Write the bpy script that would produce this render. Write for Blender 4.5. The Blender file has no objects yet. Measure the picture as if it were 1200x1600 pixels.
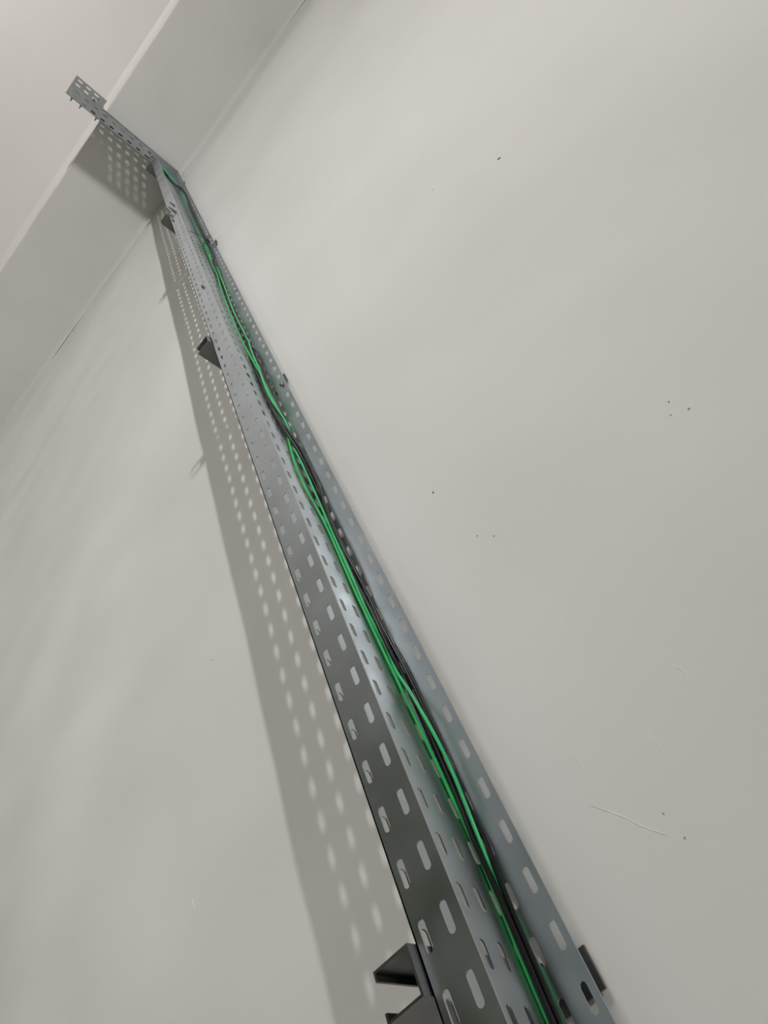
import bpy, math, random
from mathutils import Vector, Matrix, noise
from mathutils.kdtree import KDTree

# ------------------------------------------------------------------ camera, light, exposure
CZ = 1.5                                    # camera height above the floor
FPX, TX, TY, PHI = 1113.58, 168.757, 54.752, 0.7545
def cam_axes():
    u = Vector((TX-600, TY-800, FPX)).normalized()          # world up, in camera x-right y-down z-forward
    e1 = (Vector((1, 0, 0)) - u*u.x).normalized()
    e2 = u.cross(e1)
    n = math.cos(PHI)*e1 + math.sin(PHI)*e2                 # into the wall
    r = n.cross(u)                                          # along the wall, to the right
    return r, n, u
CR, CN, CU = cam_axes()
scene = bpy.context.scene
COL = scene.collection
cd = bpy.data.cameras.new('camera'); cam = bpy.data.objects.new('camera', cd); COL.objects.link(cam)
cx = Vector((CR.x, CN.x, CU.x)); cy = -Vector((CR.y, CN.y, CU.y)); cz = -Vector((CR.z, CN.z, CU.z))
M = Matrix((cx, cy, cz)).transposed().to_4x4(); M.translation = (0, 0, CZ)
cam.matrix_world = M
cd.sensor_fit = 'VERTICAL'; cd.sensor_height = 32.0; cd.lens = FPX*32.0/1600
cd.clip_start = 0.01
scene.camera = cam

world = bpy.data.worlds.new('world'); scene.world = world; world.use_nodes = True
world.node_tree.nodes['Background'].inputs[0].default_value = (0.05, 0.05, 0.045, 1)
world.node_tree.nodes['Background'].inputs[1].default_value = 0.3

def area_light(name, loc, target, sx, sy, power, color, shape='RECTANGLE'):
    ld = bpy.data.lights.new(name, 'AREA'); ld.shape = shape; ld.size = sx; ld.size_y = sy
    ld.energy = power; ld.color = color
    o = bpy.data.objects.new(name, ld); COL.objects.link(o)
    o.location = loc
    o.rotation_euler = (Vector(target)-Vector(loc)).to_track_quat('-Z', 'Y').to_euler()
    return o
lamp = area_light('work_lamp_light', (5.91, -3.63, 2.27), (-5.3, 0.6, 5.9), 0.15, 0.62, 71, (1.0, 0.985, 0.965), 'ELLIPSE')
lamp.data.spread = math.radians(60)            # a floodlight with a wide beam
area_light('upper_fill_light', (0.6, -2.4, 6.2), (0.6, -2.4, 9), 1.6, 1.6, 54, (1.0, 0.965, 0.95))  # unseen fill facing up, added to brighten the upper ceiling
hall = area_light('hall_fill_light', (1.4, -4.2, 7.2), (1.4, -4.2, 0), 3.0, 2.0, 180, (1.0, 0.975, 0.95))  # unseen soft fill, added to raise the ambient light
hall.data.spread = math.radians(125)

vs = scene.view_settings
vs.view_transform = 'Standard'; vs.look = 'None'; vs.gamma = 1.0; vs.use_curve_mapping = False
vs.exposure = 0.06

# ------------------------------------------------------------------ measurements (X to the left of the camera, Y towards the wall, Z above the camera)
L, R = 0.3513, 0.3013            # tray floor / free edges of its sides, along the wall
DF, DB, DW = 0.4763, 0.6240, 0.6535
H1 = 4.4717; H2 = H1 + (DB-DF)
HS, YB, HC = 4.642, 0.176, 5.706
TH = 0.0015
def W(X, Y, Z): return Vector((-X, Y, Z+CZ))
def ray(px, py):
    v = Vector((px-600, py-800, FPX)); return -v.dot(CR), v.dot(CN), v.dot(CU)
def on_X(px, py, X):
    a, b, c = ray(px, py); k = X/a; return X, b*k, c*k
def on_Y(px, py, Y):
    a, b, c = ray(px, py); k = Y/b; return a*k, Y, c*k

# ------------------------------------------------------------------ materials
def principled(name):
    m = bpy.data.materials.new(name); m.use_nodes = True
    nt = m.node_tree; b = nt.nodes['Principled BSDF']
    return m, nt, b
def noise_mix(nt, scale, c0, c1, detail=3, lo=.35, hi=.65, vec=None, stretch=None):
    tc = nt.nodes.new('ShaderNodeTexCoord'); t = nt.nodes.new('ShaderNodeTexNoise')
    t.inputs['Scale'].default_value = scale; t.inputs['Detail'].default_value = detail
    if stretch:
        mp = nt.nodes.new('ShaderNodeMapping'); mp.inputs['Scale'].default_value = stretch
        nt.links.new(tc.outputs['Object'], mp.inputs['Vector']); nt.links.new(mp.outputs[0], t.inputs['Vector'])
    else: nt.links.new(tc.outputs['Object'], t.inputs['Vector'])
    r = nt.nodes.new('ShaderNodeValToRGB')
    r.color_ramp.elements[0].position = lo; r.color_ramp.elements[1].position = hi
    r.color_ramp.elements[0].color = (*c0, 1); r.color_ramp.elements[1].color = (*c1, 1)
    nt.links.new(t.outputs['Fac'], r.inputs['Fac'])
    return t, r
def plaster(name, c0, c1, scale=2.2, bump=.12):
    m, nt, b = principled(name)
    t, r = noise_mix(nt, scale, c0, c1)
    nt.links.new(r.outputs[0], b.inputs['Base Color']); b.inputs['Roughness'].default_value = .75
    b.inputs['Specular IOR Level'].default_value = .25
    t2 = nt.nodes.new('ShaderNodeTexNoise'); t2.inputs['Scale'].default_value = 55; t2.inputs['Detail'].default_value = 4
    tc = nt.nodes.new('ShaderNodeTexCoord'); nt.links.new(tc.outputs['Object'], t2.inputs['Vector'])
    bp = nt.nodes.new('ShaderNodeBump'); bp.inputs['Strength'].default_value = bump; bp.inputs['Distance'].default_value = .002
    nt.links.new(t2.outputs['Fac'], bp.inputs['Height']); nt.links.new(bp.outputs[0], b.inputs['Normal'])
    return m
def metal(name, c0, c1, rough, scale=9):
    m, nt, b = principled(name)
    t, r = noise_mix(nt, scale, c0, c1, 4, .3, .7, stretch=(1, 1, .35))
    nt.links.new(r.outputs[0], b.inputs['Base Color'])
    b.inputs['Metallic'].default_value = 1.0
    t2, r2 = noise_mix(nt, 14, (rough-.05,)*3, (rough+.07,)*3, 3, .3, .7)
    nt.links.new(r2.outputs[0], b.inputs['Roughness'])
    return m
def plastic(name, col, rough=.35, spec=.5):
    m, nt, b = principled(name)
    t, r = noise_mix(nt, 25, tuple(c*.85 for c in col), tuple(min(1, c*1.12) for c in col))
    nt.links.new(r.outputs[0], b.inputs['Base Color'])
    b.inputs['Roughness'].default_value = rough; b.inputs['Specular IOR Level'].default_value = spec
    return m
MAT = {
 'wall': plaster('wall_plaster', (.70, .69, .675), (.735, .725, .71)),
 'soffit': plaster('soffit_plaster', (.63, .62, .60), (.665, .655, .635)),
 'ceiling': plaster('ceiling_paint', (.73, .71, .70), (.75, .73, .72)),
 'riser': plaster('riser_lit_tone', (.80, .78, .77), (.82, .80, .79)),  # same plaster, made paler so the riser's brighter light sits in its colour
 'dim': plaster('hall_paint', (.15, .17, .105), (.18, .20, .13)),
 'pale': plaster('pale_paint', (.6, .59, .56), (.64, .62, .60)),
 'floor': plaster('floor_concrete', (.54, .53, .51), (.62, .61, .59), 3.5, .4),
 'galv': metal('galvanised_steel', (.44, .475, .50), (.53, .565, .59), .36),
 'strut': metal('strut_steel', (.19, .195, .195), (.26, .265, .265), .42),
 'bolt': metal('bolt_steel', (.20, .20, .20), (.30, .30, .30), .4),
 'green': plastic('green_sheath', (.018, .43, .10), .32),
 'green2': plastic('pale_green_sheath', (.045, .50, .18), .35),
 'black': plastic('black_sheath', (.006, .006, .007), .24, .4),
 'tie': plastic('black_nylon', (.015, .015, .015), .45),
 'mark': plastic('dark_speck', (.08, .075, .07), .8, .2),
 'pale_ridge': plastic('ridge_tone', (.80, .79, .775), .8, .2),  # ridges a little paler than the wall around them
 'chip': plastic('chipped_paint', (.36, .35, .33), .85, .2),
}

# ------------------------------------------------------------------ mesh helpers
class MB:
    def __init__(s): s.v = []; s.f = []; s.sm = []
    def add(s, verts, faces, smooth=False):
        b = len(s.v); s.v += [Vector(p) for p in verts]
        s.f += [tuple(i+b for i in f) for f in faces]; s.sm += [smooth]*len(faces)
    def box(s, p0, p1):
        (a, b, c), (d, e, f) = p0, p1
        s.add([(a,b,c),(d,b,c),(d,e,c),(a,e,c),(a,b,f),(d,b,f),(d,e,f),(a,e,f)],
              [(0,3,2,1),(4,5,6,7),(0,1,5,4),(1,2,6,5),(2,3,7,6),(3,0,4,7)])
    def prism(s, poly, ext):                 # poly: list of Vectors, ext: Vector
        n = len(poly); ext = Vector(ext); poly = [Vector(p) for p in poly]
        s.add(poly+[p+ext for p in poly], [tuple(range(n))[::-1], tuple(range(n, 2*n))]+[(i, (i+1) % n, n+(i+1) % n, n+i) for i in range(n)])
    def cyl(s, a, b, r, n=10, smooth=True):
        a = Vector(a); b = Vector(b); d = (b-a).normalized()
        e = d.orthogonal().normalized(); g = d.cross(e)
        ring = [math.cos(2*math.pi*i/n)*e+math.sin(2*math.pi*i/n)*g for i in range(n)]
        s.add([a+q*r for q in ring]+[b+q*r for q in ring], [(i, (i+1) % n, n+(i+1) % n, n+i) for i in range(n)], smooth)
        s.add([a+q*r for q in ring]+[b+q*r for q in ring], [tuple(range(n))[::-1], tuple(range(n, 2*n))])
    def tube(s, pts, r, n=8):
        pts = [Vector(p) for p in pts]; N = len(pts)
        prev = None; V = []; F = []
        for i, p in enumerate(pts):
            d = (pts[min(i+1, N-1)]-pts[max(i-1, 0)]).normalized()
            e = d.orthogonal().normalized() if prev is None else (prev-d*prev.dot(d)).normalized()
            prev = e; g = d.cross(e)
            V += [p+(math.cos(2*math.pi*k/n)*e+math.sin(2*math.pi*k/n)*g)*r for k in range(n)]
        for i in range(N-1):
            for k in range(n):
                F.append((i*n+k, i*n+(k+1) % n, (i+1)*n+(k+1) % n, (i+1)*n+k))
        s.add(V, F, True)
        s.add(V[:n], [tuple(range(n))[::-1]]); s.add(V[-n:], [tuple(range(n))])
    def build(s, name, mat, parent=None, origin=None):
        org = Vector(origin) if origin is not None else Vector((0, 0, 0))
        me = bpy.data.meshes.new(name)
        me.from_pydata([tuple(p-org) for p in s.v], [], s.f)
        me.polygons.foreach_set('use_smooth', s.sm)
        me.materials.append(MAT[mat]); me.update()
        o = bpy.data.objects.new(name, me); COL.objects.link(o)
        if parent is not None: o.parent = parent
        else: o.location = org
        return o
def tag(o, label=None, cat=None, group=None, kind=None):
    if label: o['label'] = label
    if cat: o['category'] = cat
    if group: o['group'] = group
    if kind: o['kind'] = kind
    return o
def thing(name, loc, label, cat, group=None):
    o = bpy.data.objects.new(name, None); COL.objects.link(o); o.location = loc; o.empty_display_size = .05
    return tag(o, label, cat, group)
def catmull(pts, step=6):
    out = []; P = [pts[0]]+list(pts)+[pts[-1]]
    for i in range(1, len(P)-2):
        a, b, c, d = P[i-1:i+3]
        for k in range(step):
            t = k/step
            out.append(.5*((2*b)+(c-a)*t+(2*a-5*b+4*c-d)*t*t+(3*b-a-3*c+d)*t**3))
    out.append(pts[-1]); return out

# perforated sheet: o corner, eu along, ev across, en thickness direction
def perforated(mb, o, eu, ev, en, u1, v1, rows, slots, t=TH, sl=.0255, sw=.0072, pitch=.0515):
    o, eu, ev, en = Vector(o), Vector(eu), Vector(ev), Vector(en)
    P = lambda u, v, w: o+eu*u+ev*v+en*w
    def quad(a, b, w, flip):
        V = [P(a[0], a[1], w), P(b[0], a[1], w), P(b[0], b[1], w), P(a[0], b[1], w)]
        mb.add(V, [(0, 1, 2, 3) if not flip else (3, 2, 1, 0)])
    def plain(a, b):
        quad(a, b, t, False); quad(a, b, 0, True)
    vb = [0]+[(rows[i]+rows[i+1])/2 for i in range(len(rows)-1)]+[v1] if rows else [0, v1]
    slots = sorted(s for s in slots if s-pitch/2 >= -1e-6 and s+pitch/2 <= u1+1e-6)
    cur = 0.0
    for sc in slots if rows else []:
        a = sc-pitch/2; b = sc+pitch/2
        if a-cur > 1e-5: plain((cur, 0), (a, v1))
        else: a = cur
        cur = b
        for k, rv in enumerate(rows):
            va, vc = vb[k], vb[k+1]; r = sw/2; h = sl/2-r; n = 5
            hole = []; outer = []
            for j in range(n+1):
                th = -math.pi/2+math.pi*j/n
                hole.append((sc+h+r*math.cos(th), rv+r*math.sin(th))); outer.append((b, va+(vc-va)*j/n))
            for j in range(n+1):
                th = math.pi/2+math.pi*j/n
                hole.append((sc-h+r*math.cos(th), rv+r*math.sin(th))); outer.append((a, vc+(va-vc)*j/n))
            m = len(hole)
            V = [P(*q, t) for q in hole]+[P(*q, t) for q in outer]+[P(*q, 0) for q in hole]+[P(*q, 0) for q in outer]
            F = []
            for j in range(m):
                i2 = (j+1) % m
                F += [(j, m+j, m+i2, i2), (2*m+i2, 3*m+i2, 3*m+j, 2*m+j), (j, i2, 2*m+i2, 2*m+j)]
            mb.add(V, F)
    if u1-cur > 1e-5: plain((cur, 0), (u1, v1))
    for (a, b) in (((0, 0), (u1, 0)), ((u1, 0), (u1, v1)), ((u1, v1), (0, v1)), ((0, v1), (0, 0))):
        mb.add([P(*a, 0), P(*b, 0), P(*b, t), P(*a, t)], [(0, 1, 2, 3)])

# ------------------------------------------------------------------ the room
XL, XR, YBK = -6.0, 7.5, -6.5
def wall_grid():
    def bumpy(x, z):
        lo = 1.2 + 3.0*max(0, min(1, (-x-.55)/.6))
        lo *= (1+.7*max(0, min(1, (2.9-z)/.9)))*(1-.55*max(0, min(1, (z-3.0)/.8)))
        a = noise.noise(Vector((x*1.6+3, z*2.2, 1.7)))*.012 + noise.noise(Vector((x*3.4, z*5.5+7, 4.1)))*.0026*lo
        b = noise.noise(Vector((x*1.1+z*2.0, z*7.0-x*2.2, 9.3)))*.0020*lo
        d = max(0, abs(x+.36)-.09); near = .25+.75*min(1, d/.25)
        return (a+b)*near
    mb = MB(); xs = []; x = XL
    while x < XR: xs.append(x); x += .03 if -2.6 < x < 1.6 else .25
    xs.append(XR)
    zs = []; z = 0
    while z < HC+CZ: zs.append(z); z += .035 if z < 6.4 else .2
    zs.append(HC+CZ)
    V = []
    for z in zs:
        for x in xs:
            V.append((x, DW-bumpy(x, z), z))
    n = len(xs)
    mb.add(V, [(j*n+i, j*n+i+1, (j+1)*n+i+1, (j+1)*n+i) for j in range(len(zs)-1) for i in range(n-1)], True)
    mb.add([(XL, DW+.15, 0), (XR, DW+.15, 0), (XR, DW+.15, HC+CZ), (XL, DW+.15, HC+CZ)], [(3, 2, 1, 0)])
    return mb
wall = tag(wall_grid().build('wall_front', 'wall'), 'white plastered wall behind the vertical cable tray', kind='structure')
def slab(name, p0, p1, mat, label):
    mb = MB(); mb.box(p0, p1); return tag(mb.build(name, mat), label, kind='structure')
slab('floor', (XL-.2, YBK-.2, -.2), (XR+.2, DW+.2, 0), 'floor', 'grey concrete floor')
slab('ceiling', (XL-.2, YBK-.2, HC+CZ), (XR+.2, DW+.2, HC+CZ+.2), 'ceiling', 'white painted upper ceiling')
slab('wall_left', (XL-.2, YBK, 0), (XL, DW, HC+CZ), 'dim', 'dark painted wall of the hall')
slab('wall_right', (XR, YBK, 0), (XR+.2, DW, HC+CZ), 'pale', 'pale painted wall of the hall')
slab('wall_back', (XL, YBK-.2, 0), (XR, YBK, HC+CZ), 'dim', 'dark painted wall opposite the tray')
# dropped soffit along the wall, with a slightly uneven plaster edge
def soffit():
    mb = MB(); n = 180; rows = []; face = []
    for i in range(n+1):
        x = XL+(XR-XL)*i/n
        j = noise.noise(Vector((x*6, 2.2, 0)))*.0035+noise.noise(Vector((x*21, 5.2, 0)))*.0018
        k = noise.noise(Vector((x*5, 8.2, 3)))*.004
        zb = HS+CZ; r = .006
        rows.append([(x, DW-.001, zb-.011+k*.6), (x, DW-.010, zb-.003+k*.4), (x, DW-.024, zb), (x, YB+j+r, zb), (x, YB+j+.0015, zb+.0025), (x, YB+j, zb+r)])
        face.append([(x, YB+j, zb+r), (x, YB+j*.5, HC+CZ-.02), (x, YB, HC+CZ)])
    m = len(rows[0])
    mb.add([p for r_ in rows for p in r_], [((i+1)*m+k, (i+1)*m+k+1, i*m+k+1, i*m+k) for i in range(n) for k in range(m-1)])
    mf = MB(); m = 3
    mf.add([p for r_ in face for p in r_], [((i+1)*m+k, (i+1)*m+k+1, i*m+k+1, i*m+k) for i in range(n) for k in range(m-1)])
    tag(mf.build('trim_1', 'riser'), 'white upright face between the soffit edge and the upper ceiling', kind='structure')
    return mb.build('ceiling_soffit', 'soffit')
tag(soffit(), 'dropped plaster soffit running along the top of the wall', kind='structure')

# marks on the wall: children of the wall
def speck(px, py, rx, rz, mat, name, ang=0):
    X, Y, Z = on_Y(px, py, DW)
    hit = wall.closest_point_on_mesh(W(X, DW, Z))[1]
    mb = MB(); n = 8; c = Vector((hit.x, hit.y, hit.z)); ca, sa = math.cos(ang), math.sin(ang)
    ring = []
    for i in range(n):
        a = 2*math.pi*i/n; k = 1+.25*math.sin(3*a+px)
        dx, dz = rx*k*math.cos(a), rz*k*math.sin(a)
        ring.append(c+Vector((dx*ca-dz*sa, 0, dx*sa+dz*ca)))
    mb.add([p+Vector((0, .0004, 0)) for p in ring]+[c+(p-c)*.7+Vector((0, -.0012, 0)) for p in ring],
           [(i, (i+1) % n, n+(i+1) % n, n+i) for i in range(n)]+[tuple(range(n, 2*n))])
    return mb.build(name, mat, wall)
for px, py, rx, rz, mt, an in ((779, 247, .0022, .0045, 'mark', .9), (678, 770, .0014, .0014, 'mark', 0), (1073, 635, .0016, .0012, 'chip', .3),
                           (744, 836, .0009, .0011, 'chip', 0), (770, 836, .001, .001, 'chip', 0), (674, 295, .0013, .0011, 'chip', 0),
                           (1042, 624, .001, .001, 'chip', 0), (1045, 645, .0008, .001, 'chip', 0), (334, 1033, .0012, .001, 'chip', 0),
                           (1035, 1270, .0008, .0007, 'chip', 0), (1068, 1308, .0009, .0006, 'chip', 0)):
    speck(px, py, rx, rz, mt, 'paint_speck', an)
def ridge(pix, r, mat='pale_ridge', name='trowel_ridge'):
    pts = []
    for q in pix:
        X, Y, Z = on_Y(*q, DW); pts.append(wall.closest_point_on_mesh(W(X, DW, Z))[1].copy())
    mb = MB(); mb.tube(catmull(pts, 4), r, 5); return mb.build(name, mat, wall)
ridge([(922, 1258), (945, 1266), (975, 1277), (1005, 1292), (1040, 1304)], .0004)
ridge([(1052, 1040), (1065, 1047), (1072, 1056)], .0004)
ridge([(1008, 1140), (1030, 1166), (1040, 1190)], .0003)
ridge([(893, 1180), (910, 1200), (926, 1215)], .0003)
ridge([(304, 1405), (308, 1420)], .0006)

# ------------------------------------------------------------------ cable trays
Z0 = .2505; PITCH = .0515
def zslots(za, zb): return [Z0+PITCH*k-za for k in range(-60, 140) if za < Z0+PITCH*k < zb]
SIDE_ROWS = [.0125, .0375]; BASE_ROWS = [.0138+.0246*k for k in range(6)]
UP = (0, 0, 1); LEFT = (-1, 0, 0); RIGHT = (1, 0, 0); IN = (0, 1, 0); OUT = (0, -1, 0)
def bolt(parent, org, p, d, head=.0065, shank=.012, r=.003, name='bolt'):
    p = Vector(p); d = Vector(d).normalized(); mb = MB()
    mb.cyl(p, p+d*.0045, head, 6, False); mb.cyl(p+d*.0045, p+d*(.0045+shank), r, 8)
    return mb.build(name, 'bolt', parent, org)
def side(parent, org, name, za, zb, Y, inward, rows, label=None):
    mb = MB()
    en = IN if inward > 0 else OUT
    perforated(mb, W(R, Y, za), UP, LEFT, en, zb-za, L-R, rows, zslots(za, zb))
    o = mb.build(name, 'galv', parent, org)
    if label: o['label'] = label
    return o
ZBOT, ZJ = -1.0, 3.0
org = W(L, (DF+DB)/2, ZBOT)
low = thing('cable_tray', org, 'long vertical perforated steel cable tray carrying green and black cables up the wall', 'cable tray')
side(low, org, 'side_wall', ZBOT, ZJ, DF, 1, [.0138, .0390])
side(low, org, 'side_wall', ZBOT, ZJ, DB, -1, [.0105, .0357])
mb = MB(); perforated(mb, W(L, DF, ZBOT), UP, IN, RIGHT, ZJ-ZBOT, DB-DF, BASE_ROWS, zslots(ZBOT, ZJ)); mb.build('tray_floor', 'galv', low, org)
# bolts showing through the sides
X, Y, Z = on_Y(441, 602, DB); bolt(low, org, W(X, DB-TH, Z), OUT, .0045, .0005)
for (px, py) in ((272, 345), (319, 449)):
    X, Y, Z = on_Y(px, py, DF); bolt(low, org, W(X, DF, Z), OUT, .0055, .004)

org = W(L, (DF+DB)/2, ZJ+.004)
upp = thing('cable_tray_elbow', org, 'upper vertical tray section with plain front turning the corner under the soffit', 'cable tray')
side(upp, org, 'side_wall', ZJ+.004, H1-.003, DF, 1, [], 'plain unperforated front side')
side(upp, org, 'side_wall', ZJ+.004, H2, DB, -1, [.0105, .0357])
mb = MB(); perforated(mb, W(L, DF, ZJ+.004), UP, IN, RIGHT, H2-ZJ-.004, DB-DF, BASE_ROWS, zslots(ZJ+.004, H1-.1)); mb.build('tray_floor', 'galv', upp, org)
# splice plate and its bolts on the front at the joint
mb = MB(); mb.box(W(L-.002, DF-.0016, ZJ-.05), W(R+.004, DF-.0001, ZJ+.10)); mb.build('splice_plate', 'galv', upp, org)
for k, (fx, dz) in enumerate(((.2, .075), (.75, .075), (.45, .03), (.3, -.03), (.72, -.025))):
    bolt(upp, org, W(R+fx*(L-R), DF-.0016, ZJ+dz), OUT, .006, .016, .003)
mb = MB(); perforated(mb, W(L, DB, H2-TH), OUT, RIGHT, UP, DB-DF, L-R, [], []); mb.build('corner_plate', 'galv', upp, org)

# horizontal tray under the soffit
YE = -.019
def yslots(y0): return [DF - .090 - .052*k for k in range(-1, 12)]
org = W(L, DF, H1)
hor = thing('cable_tray_branch', org, 'short horizontal tray crossing under the soffit edge, seen from below', 'cable tray')
sl = [DF-y for y in yslots(0) if YE+.02 < y < DF-.03]
mb = MB(); perforated(mb, W(L, DF-.001, H1), OUT, RIGHT, UP, DF-.001-YE, L-R, SIDE_ROWS, sl, pitch=.052); mb.build('side_wall', 'galv', hor, org)
mb = MB(); perforated(mb, W(L, DF-.001, H2-TH), OUT, RIGHT, UP, DF-.001-YE, L-R, SIDE_ROWS, sl, pitch=.052); mb.build('side_wall', 'galv', hor, org)
mb = MB(); perforated(mb, W(L, DF-.001, H1), OUT, UP, RIGHT, DF-.001-YE, H2-H1, BASE_ROWS, sl, pitch=.052); mb.build('tray_floor', 'galv', hor, org)
for (X_, Y_) in ((L, .016), (L, .065), (L, .150)):
    mbb = MB(); p = W(X_, Y_, H1+.02); mbb.cyl(p, p+Vector((-.005, 0, 0)), .006, 6, False); mbb.cyl(p+Vector((-.005, 0, 0)), p+Vector((-.018, 0, -.002)), .003, 8)
    mbb.build('bolt', 'bolt', hor, org)
for (X_, Y_) in ((.312, .440), (.338, .452), (.322, .462)):
    bolt(hor, org, W(X_, Y_, H1), (0, 0, -1), .0065, .008)

# stub piece at the free end
org = W(R-.05, YE, H1+.003)
stub = thing('tray_offcut', org, 'stub of perforated channel beside the free end of the horizontal tray', 'tray offcut')
mb = MB(); perforated(mb, W(R+.002, YE, H1+.003), IN, RIGHT, UP, .167, .052, [.0195, .0415], [.027, .0725, .1165], pitch=.0445); mb.build('side_wall', 'galv', stub, org)
mb = MB(); perforated(mb, W(R-.05, YE, H1+.003), IN, UP, RIGHT, .167, .05, [], []); mb.build('tray_floor', 'galv', stub, org)
bolt(stub, org, W(.289, .100, H1+.003), (0, 0, -1), .008, .010, .004)
bolt(stub, org, W(.272, .112, H1+.003), (0, 0, -1), .004, .006, .002)
bolt(stub, org, W(.286, .150, H1+.003), (0, 0, -1), .003, .006, .002)

# ------------------------------------------------------------------ wall brackets (lipped strut arms on foot plates)
def strut(z0, zt, label):
    hgt = .038; xa, xb = L+.0005, L+.040; y0 = DF-.010; y1 = DW-.004; t = .0022; lip = .008
    org = W(L+.02, y1, z0)
    o = thing('strut_bracket', org, label, 'bracket', 'strut arms under the tray')
    prof = [(xb-t, z0+lip), (xb-t, z0+t), (xa+t, z0+t), (xa+t, z0+hgt-t), (xb-t, z0+hgt-t), (xb-t, z0+hgt-lip),
            (xb, z0+hgt-lip), (xb, z0+hgt), (xa, z0+hgt), (xa, z0), (xb, z0), (xb, z0+lip)]
    # the C profile as five strips so that every face is convex
    mb = MB()
    def strip(a, b):
        p0 = W(a[0], y0, a[1]); p1 = W(b[0], y1, b[1]); mb.box(p0, p1)
    strip((xa, z0), (xa+t, z0+hgt)); strip((xa+t, z0), (xb, z0+t)); strip((xa+t, z0+hgt-t), (xb, z0+hgt))
    strip((xb-t, z0+t), (xb, z0+lip)); strip((xb-t, z0+hgt-lip), (xb, z0+hgt-t))
    mb.build('channel_arm', 'strut', o, org)
    mb = MB(); mb.box(W(.36, DW-.009, zt[0]), W(zt[2], DW-.006, zt[1])); mb.box(W(.432, DW-.009, zt[0]), W(.36, DW-.006, z0+hgt)); mb.build('foot_plate', 'strut', o, org)
    bolt(o, org, W(.415, DW-.009, z0+hgt/2), OUT, .007, .006, .004)
    # clamp bolt that fixes the tray floor to the arm
    if z0 < 4: bolt(o, org, W(L-TH-.0004, DF+.024, z0+hgt/2), RIGHT, .006, .006, .003)
    return o
strut(.213, (.2045, .2405, .3048), 'lowest grey strut bracket, at the bottom edge of the picture')
strut(1.606, (1.5386, 1.580, .3065), 'grey strut bracket halfway up the long vertical tray')
strut(3.028, (2.914, 2.957, .3003), 'grey strut bracket at the joint of the two vertical tray sections')
strut(4.400, (4.337, 4.370, .305), 'topmost grey strut bracket at the tray corner under the soffit')

# ------------------------------------------------------------------ cables
def cable(pix, r, off, mat, label, group=None, name='cable', head=None, up=0):
    """pix: points traced in the photograph; each lies on the tray floor (lift off) unless that would pass the back side"""
    pts = []
    for q in pix:
        lift = off + (q[2] if len(q) > 2 else 0) + (up if q[1] < 655 else 0)
        X, Y, Z = on_X(q[0], q[1], L-TH-lift)
        ymax = DB-TH-r-.0006
        if Y > ymax: X, Y, Z = on_Y(q[0], q[1], ymax)
        pts.append(W(min(X, L-TH-r-.0003), Y, Z))
    if head: pts = [W(*p) for p in head]+pts
    e = pts[-1]; pts = pts+[Vector((e.x, e.y, CZ+z)) for z in (.12, -.1, -.4, -.95)]
    CABLES.append([resample(catmull(pts, 7), .008), r, mat, label, group, name])
CABLES = []
def resample(pts, step):
    out = [pts[0].copy()]; acc = 0.0
    for a, b in zip(pts, pts[1:]):
        d = (b-a).length
        while acc+d >= step:
            k = (step-acc)/d; a = a+(b-a)*k; out.append(a.copy()); d = (b-a).length; acc = 0.0
        acc += d
    return out
def settle(iters=150):
    """push the cables apart until they lie beside each other, inside the tray"""
    x0 = -(L-TH); y1 = DB-TH; z1 = H1+CZ+TH; g = .0004
    for it in range(iters):
        kd = KDTree(sum(len(c[0]) for c in CABLES)); idx = []
        for ci, c in enumerate(CABLES):
            for pi, p in enumerate(c[0]): kd.insert(p, len(idx)); idx.append((ci, pi))
        kd.balance(); last = it >= iters-12
        for ci, c in enumerate(CABLES):
            P, r = c[0], c[1]; n = len(P); new = []
            for i, p in enumerate(P):
                t = (P[min(i+1, n-1)]-P[max(i-1, 0)]).normalized(); push = Vector((0, 0, 0))
                for co, k, d in kd.find_range(p, .0105):
                    cj = idx[k][0]
                    if cj == ci: continue
                    dv = p-co; a = dv.dot(t)
                    if abs(a) > .0052: continue
                    dv = dv-t*a; m = dv.length; need = r+CABLES[cj][1]+.0005
                    if m < need:
                        if m < 1e-5: dv = Vector((.3*ci-.8, 1-.5*ci, 0)); dv -= t*dv.dot(t); m = dv.length
                        v = dv*((need-m)/m*.34)
                        if v.length > push.length: push = v
                q = p+push
                if not last and 0 < i < n-1: q = q*.86+(P[i-1]+P[i+1])*.07
                new.append(q)
            for q in new:                                   # keep inside the sheet metal
                q.x = max(q.x, x0+r+g); q.y = min(q.y, y1-r-g)
                if q.y < DF+TH+r+g and q.z < z1+r+g:
                    if z1+r+g-q.z < DF+TH+r+g-q.y: q.z = z1+r+g
                    else: q.y = DF+TH+r+g
            c[0] = new
def top(x, dy, dz):      # over the corner and along the horizontal tray, lying on its lower side between the slot rows
    z = H1+TH+dz
    return [(x, .10, z), (x-.001, .25, z), (x+.001, .38, z), (x, .46+dy*.3, z), (x+.002, .500+dy*.4, z-.004), (x+.006, .545+dy*.5, z-.05), (x+.009, .575+dy*.6, z-.16)]
G = [(284, 298), (296, 325), (304, 347), (313, 366), (319, 380), (327, 402), (338, 425), (345, 450), (355, 478), (372, 520), (393, 560), (410, 592), (424, 622), (437, 645), (447, 664), (450, 682), (456, 712), (469, 746), (487, 781), (502, 805), (515, 833), (531, 867), (547, 905), (560, 936), (575, 967), (596, 1012), (620, 1062), (644, 1112), (665, 1157), (690, 1208), (715, 1263), (740, 1317), (765, 1372), (790, 1432), (812, 1492), (832, 1540)]
cable(G, .0022, .0032, 'green', 'bright green cable lying left of the black bundle at the bottom', 'green cables in the tray', up=.005, head=top(.3300, .03, .012))
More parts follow.
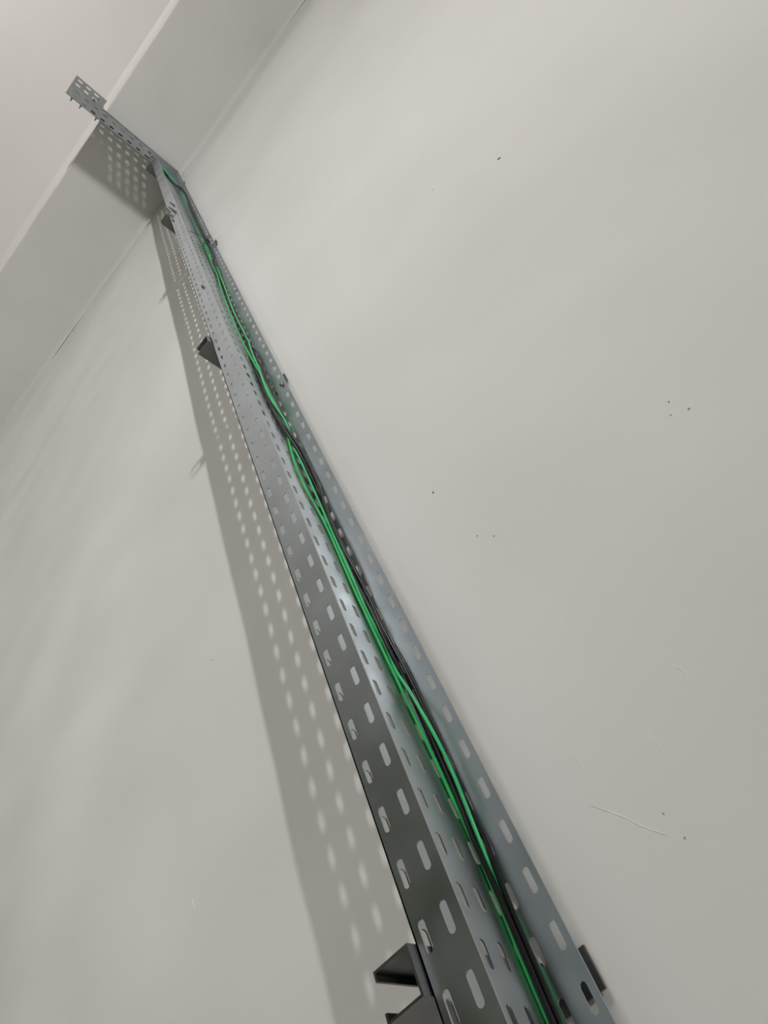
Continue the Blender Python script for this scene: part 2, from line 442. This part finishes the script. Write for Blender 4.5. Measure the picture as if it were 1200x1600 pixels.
G2 = [(285, 300), (297, 326), (307, 350), (316, 368), (323, 384), (332, 404), (343, 428), (352, 452), (363, 482), (376, 510), (386, 532), (398, 562), (411, 596), (423, 625), (436, 643), (447, 660), (456, 683), (467, 714), (480, 743), (495, 776), (508, 805), (521, 835), (537, 870), (553, 907), (570, 944), (596, 992), (625, 1048), (651, 1100, .014), (668, 1128, .014), (690, 1164, .014), (703, 1195, .014), (716, 1226, .014), (728, 1258, .014), (737, 1284, .009), (748, 1312, .002), (759, 1334, -.0035), (783, 1384, -.0036), (808, 1442, -.0036), (834, 1504, -.0036), (853, 1547, -.0036)]
cable(G2, .0022, .006, 'green2', 'paler green cable that bulges out right of the black bundle', 'green cables in the tray', up=.005, head=top(.3260, .035, .010))
B0 = [(285, 300), (294, 325), (306, 352), (317, 374), (324, 390), (331, 408), (338, 430), (350, 460), (364, 492), (380, 527), (391, 556), (402, 588), (415, 620), (431, 650), (449, 675), (471, 712), (491, 752), (510, 800), (529, 845), (552, 893), (577, 945), (602, 1000), (631, 1058), (657, 1112), (689, 1180), (716, 1245), (748, 1318), (778, 1390), (806, 1455), (834, 1526), (862, 1590)]
def bundle(dx, k): return [(x+dx*(min(1, max(.3, (y-700)/720)) if y > 690 else .12)+(3 if y < 640 else 0)+1.0*math.sin(y*.018+k*2), y) for x, y in B0]
for k, (dx, off, lab, hx, hz, tx, ty) in enumerate((
        (0, .0082, 'thick black cable lying right beside the bright green one', .3420, .004, 0, 0),
        (6, .0095, 'thick black cable on the right side of the bundle, against the tray side', .3360, .004, 0, 0))):
    cable(bundle(dx, k), .0029, off, 'black', lab, 'black cables in the tray', up=.0042-off, head=top(hx, .02+.012*k, hz))
# thin black cable with the loose loop beside the middle bracket
B1 = [(286, 301), (300, 331), (310, 354), (320, 376), (328, 396), (340, 418), (350, 445), (362, 478), (372, 502), (380, 521, .004), (385, 531, .006), (387, 538, .004), (397, 543, .004), (406, 556, .006), (412, 572, .006), (413, 586, .004), (418, 606), (428, 632), (446, 668), (474, 722), (500, 778), (524, 830), (548, 880), (574, 934), (602, 1000), (631, 1058), (658, 1116), (690, 1190), (726, 1270), (763, 1350), (797, 1428), (831, 1510), (866, 1590)]
cable(B1, .0017, .006, 'black', 'thin black cable with a loose loop beside the middle bracket', 'black cables in the tray', head=top(.3320, .012, .004))

settle()
for P_, r_, mat_, lab_, grp_, name_ in CABLES:
    mb = MB(); mb.tube(P_, r_, 8)
    tag(mb.build(name_, mat_, None, P_[-1]), lab_, 'cable', grp_)

# cable ties
def tie(px, py, label, rx=.012, ry=.010, tail=None):
    X, Y, Z = on_X(px, py, L-.010); n = 36
    near = [(min(P_, key=lambda p: abs(p.z-Z-CZ) if p.y > DF+.01 else 9), r_) for P_, r_, *_ in CABLES]
    c = sum((p for p, _ in near), Vector((0, 0, 0)))/len(near); c.z = Z+CZ
    pts = []; mb = MB()
    for i in range(n+1):                       # the strap follows the outline of the bundle
        u = Vector((math.cos(2*math.pi*i/n), math.sin(2*math.pi*i/n), 0))
        k = max((p-c).dot(u)+r_ for p, r_ in near)+.0019
        q = c+u*k; q.x = max(q.x, -(L-TH)+.0016); q.y = min(q.y, DB-TH-.0016); pts.append(q)
    rx = pts[0].x-c.x
    mb.tube(pts, .0014, 6)
    h = c+Vector((rx, -.002, 0)); mb.box(h+Vector((-.001, -.004, -.004)), h+Vector((.004, .003, .004)))
    if tail: mb.tube(catmull([h]+[W(*p) for p in tail], 5), .0013, 5)
    return tag(mb.build('cable_tie', 'tie', None, c), label, 'cable tie')
X3, Y3, Z3 = on_X(297, 363, L-.012)
tie(315, 379, 'black cable tie with a long tail around the cables below the tray joint', .008, .008, [(L-.03, Y3+.03, Z3-.04), (L-.016, Y3, Z3)])
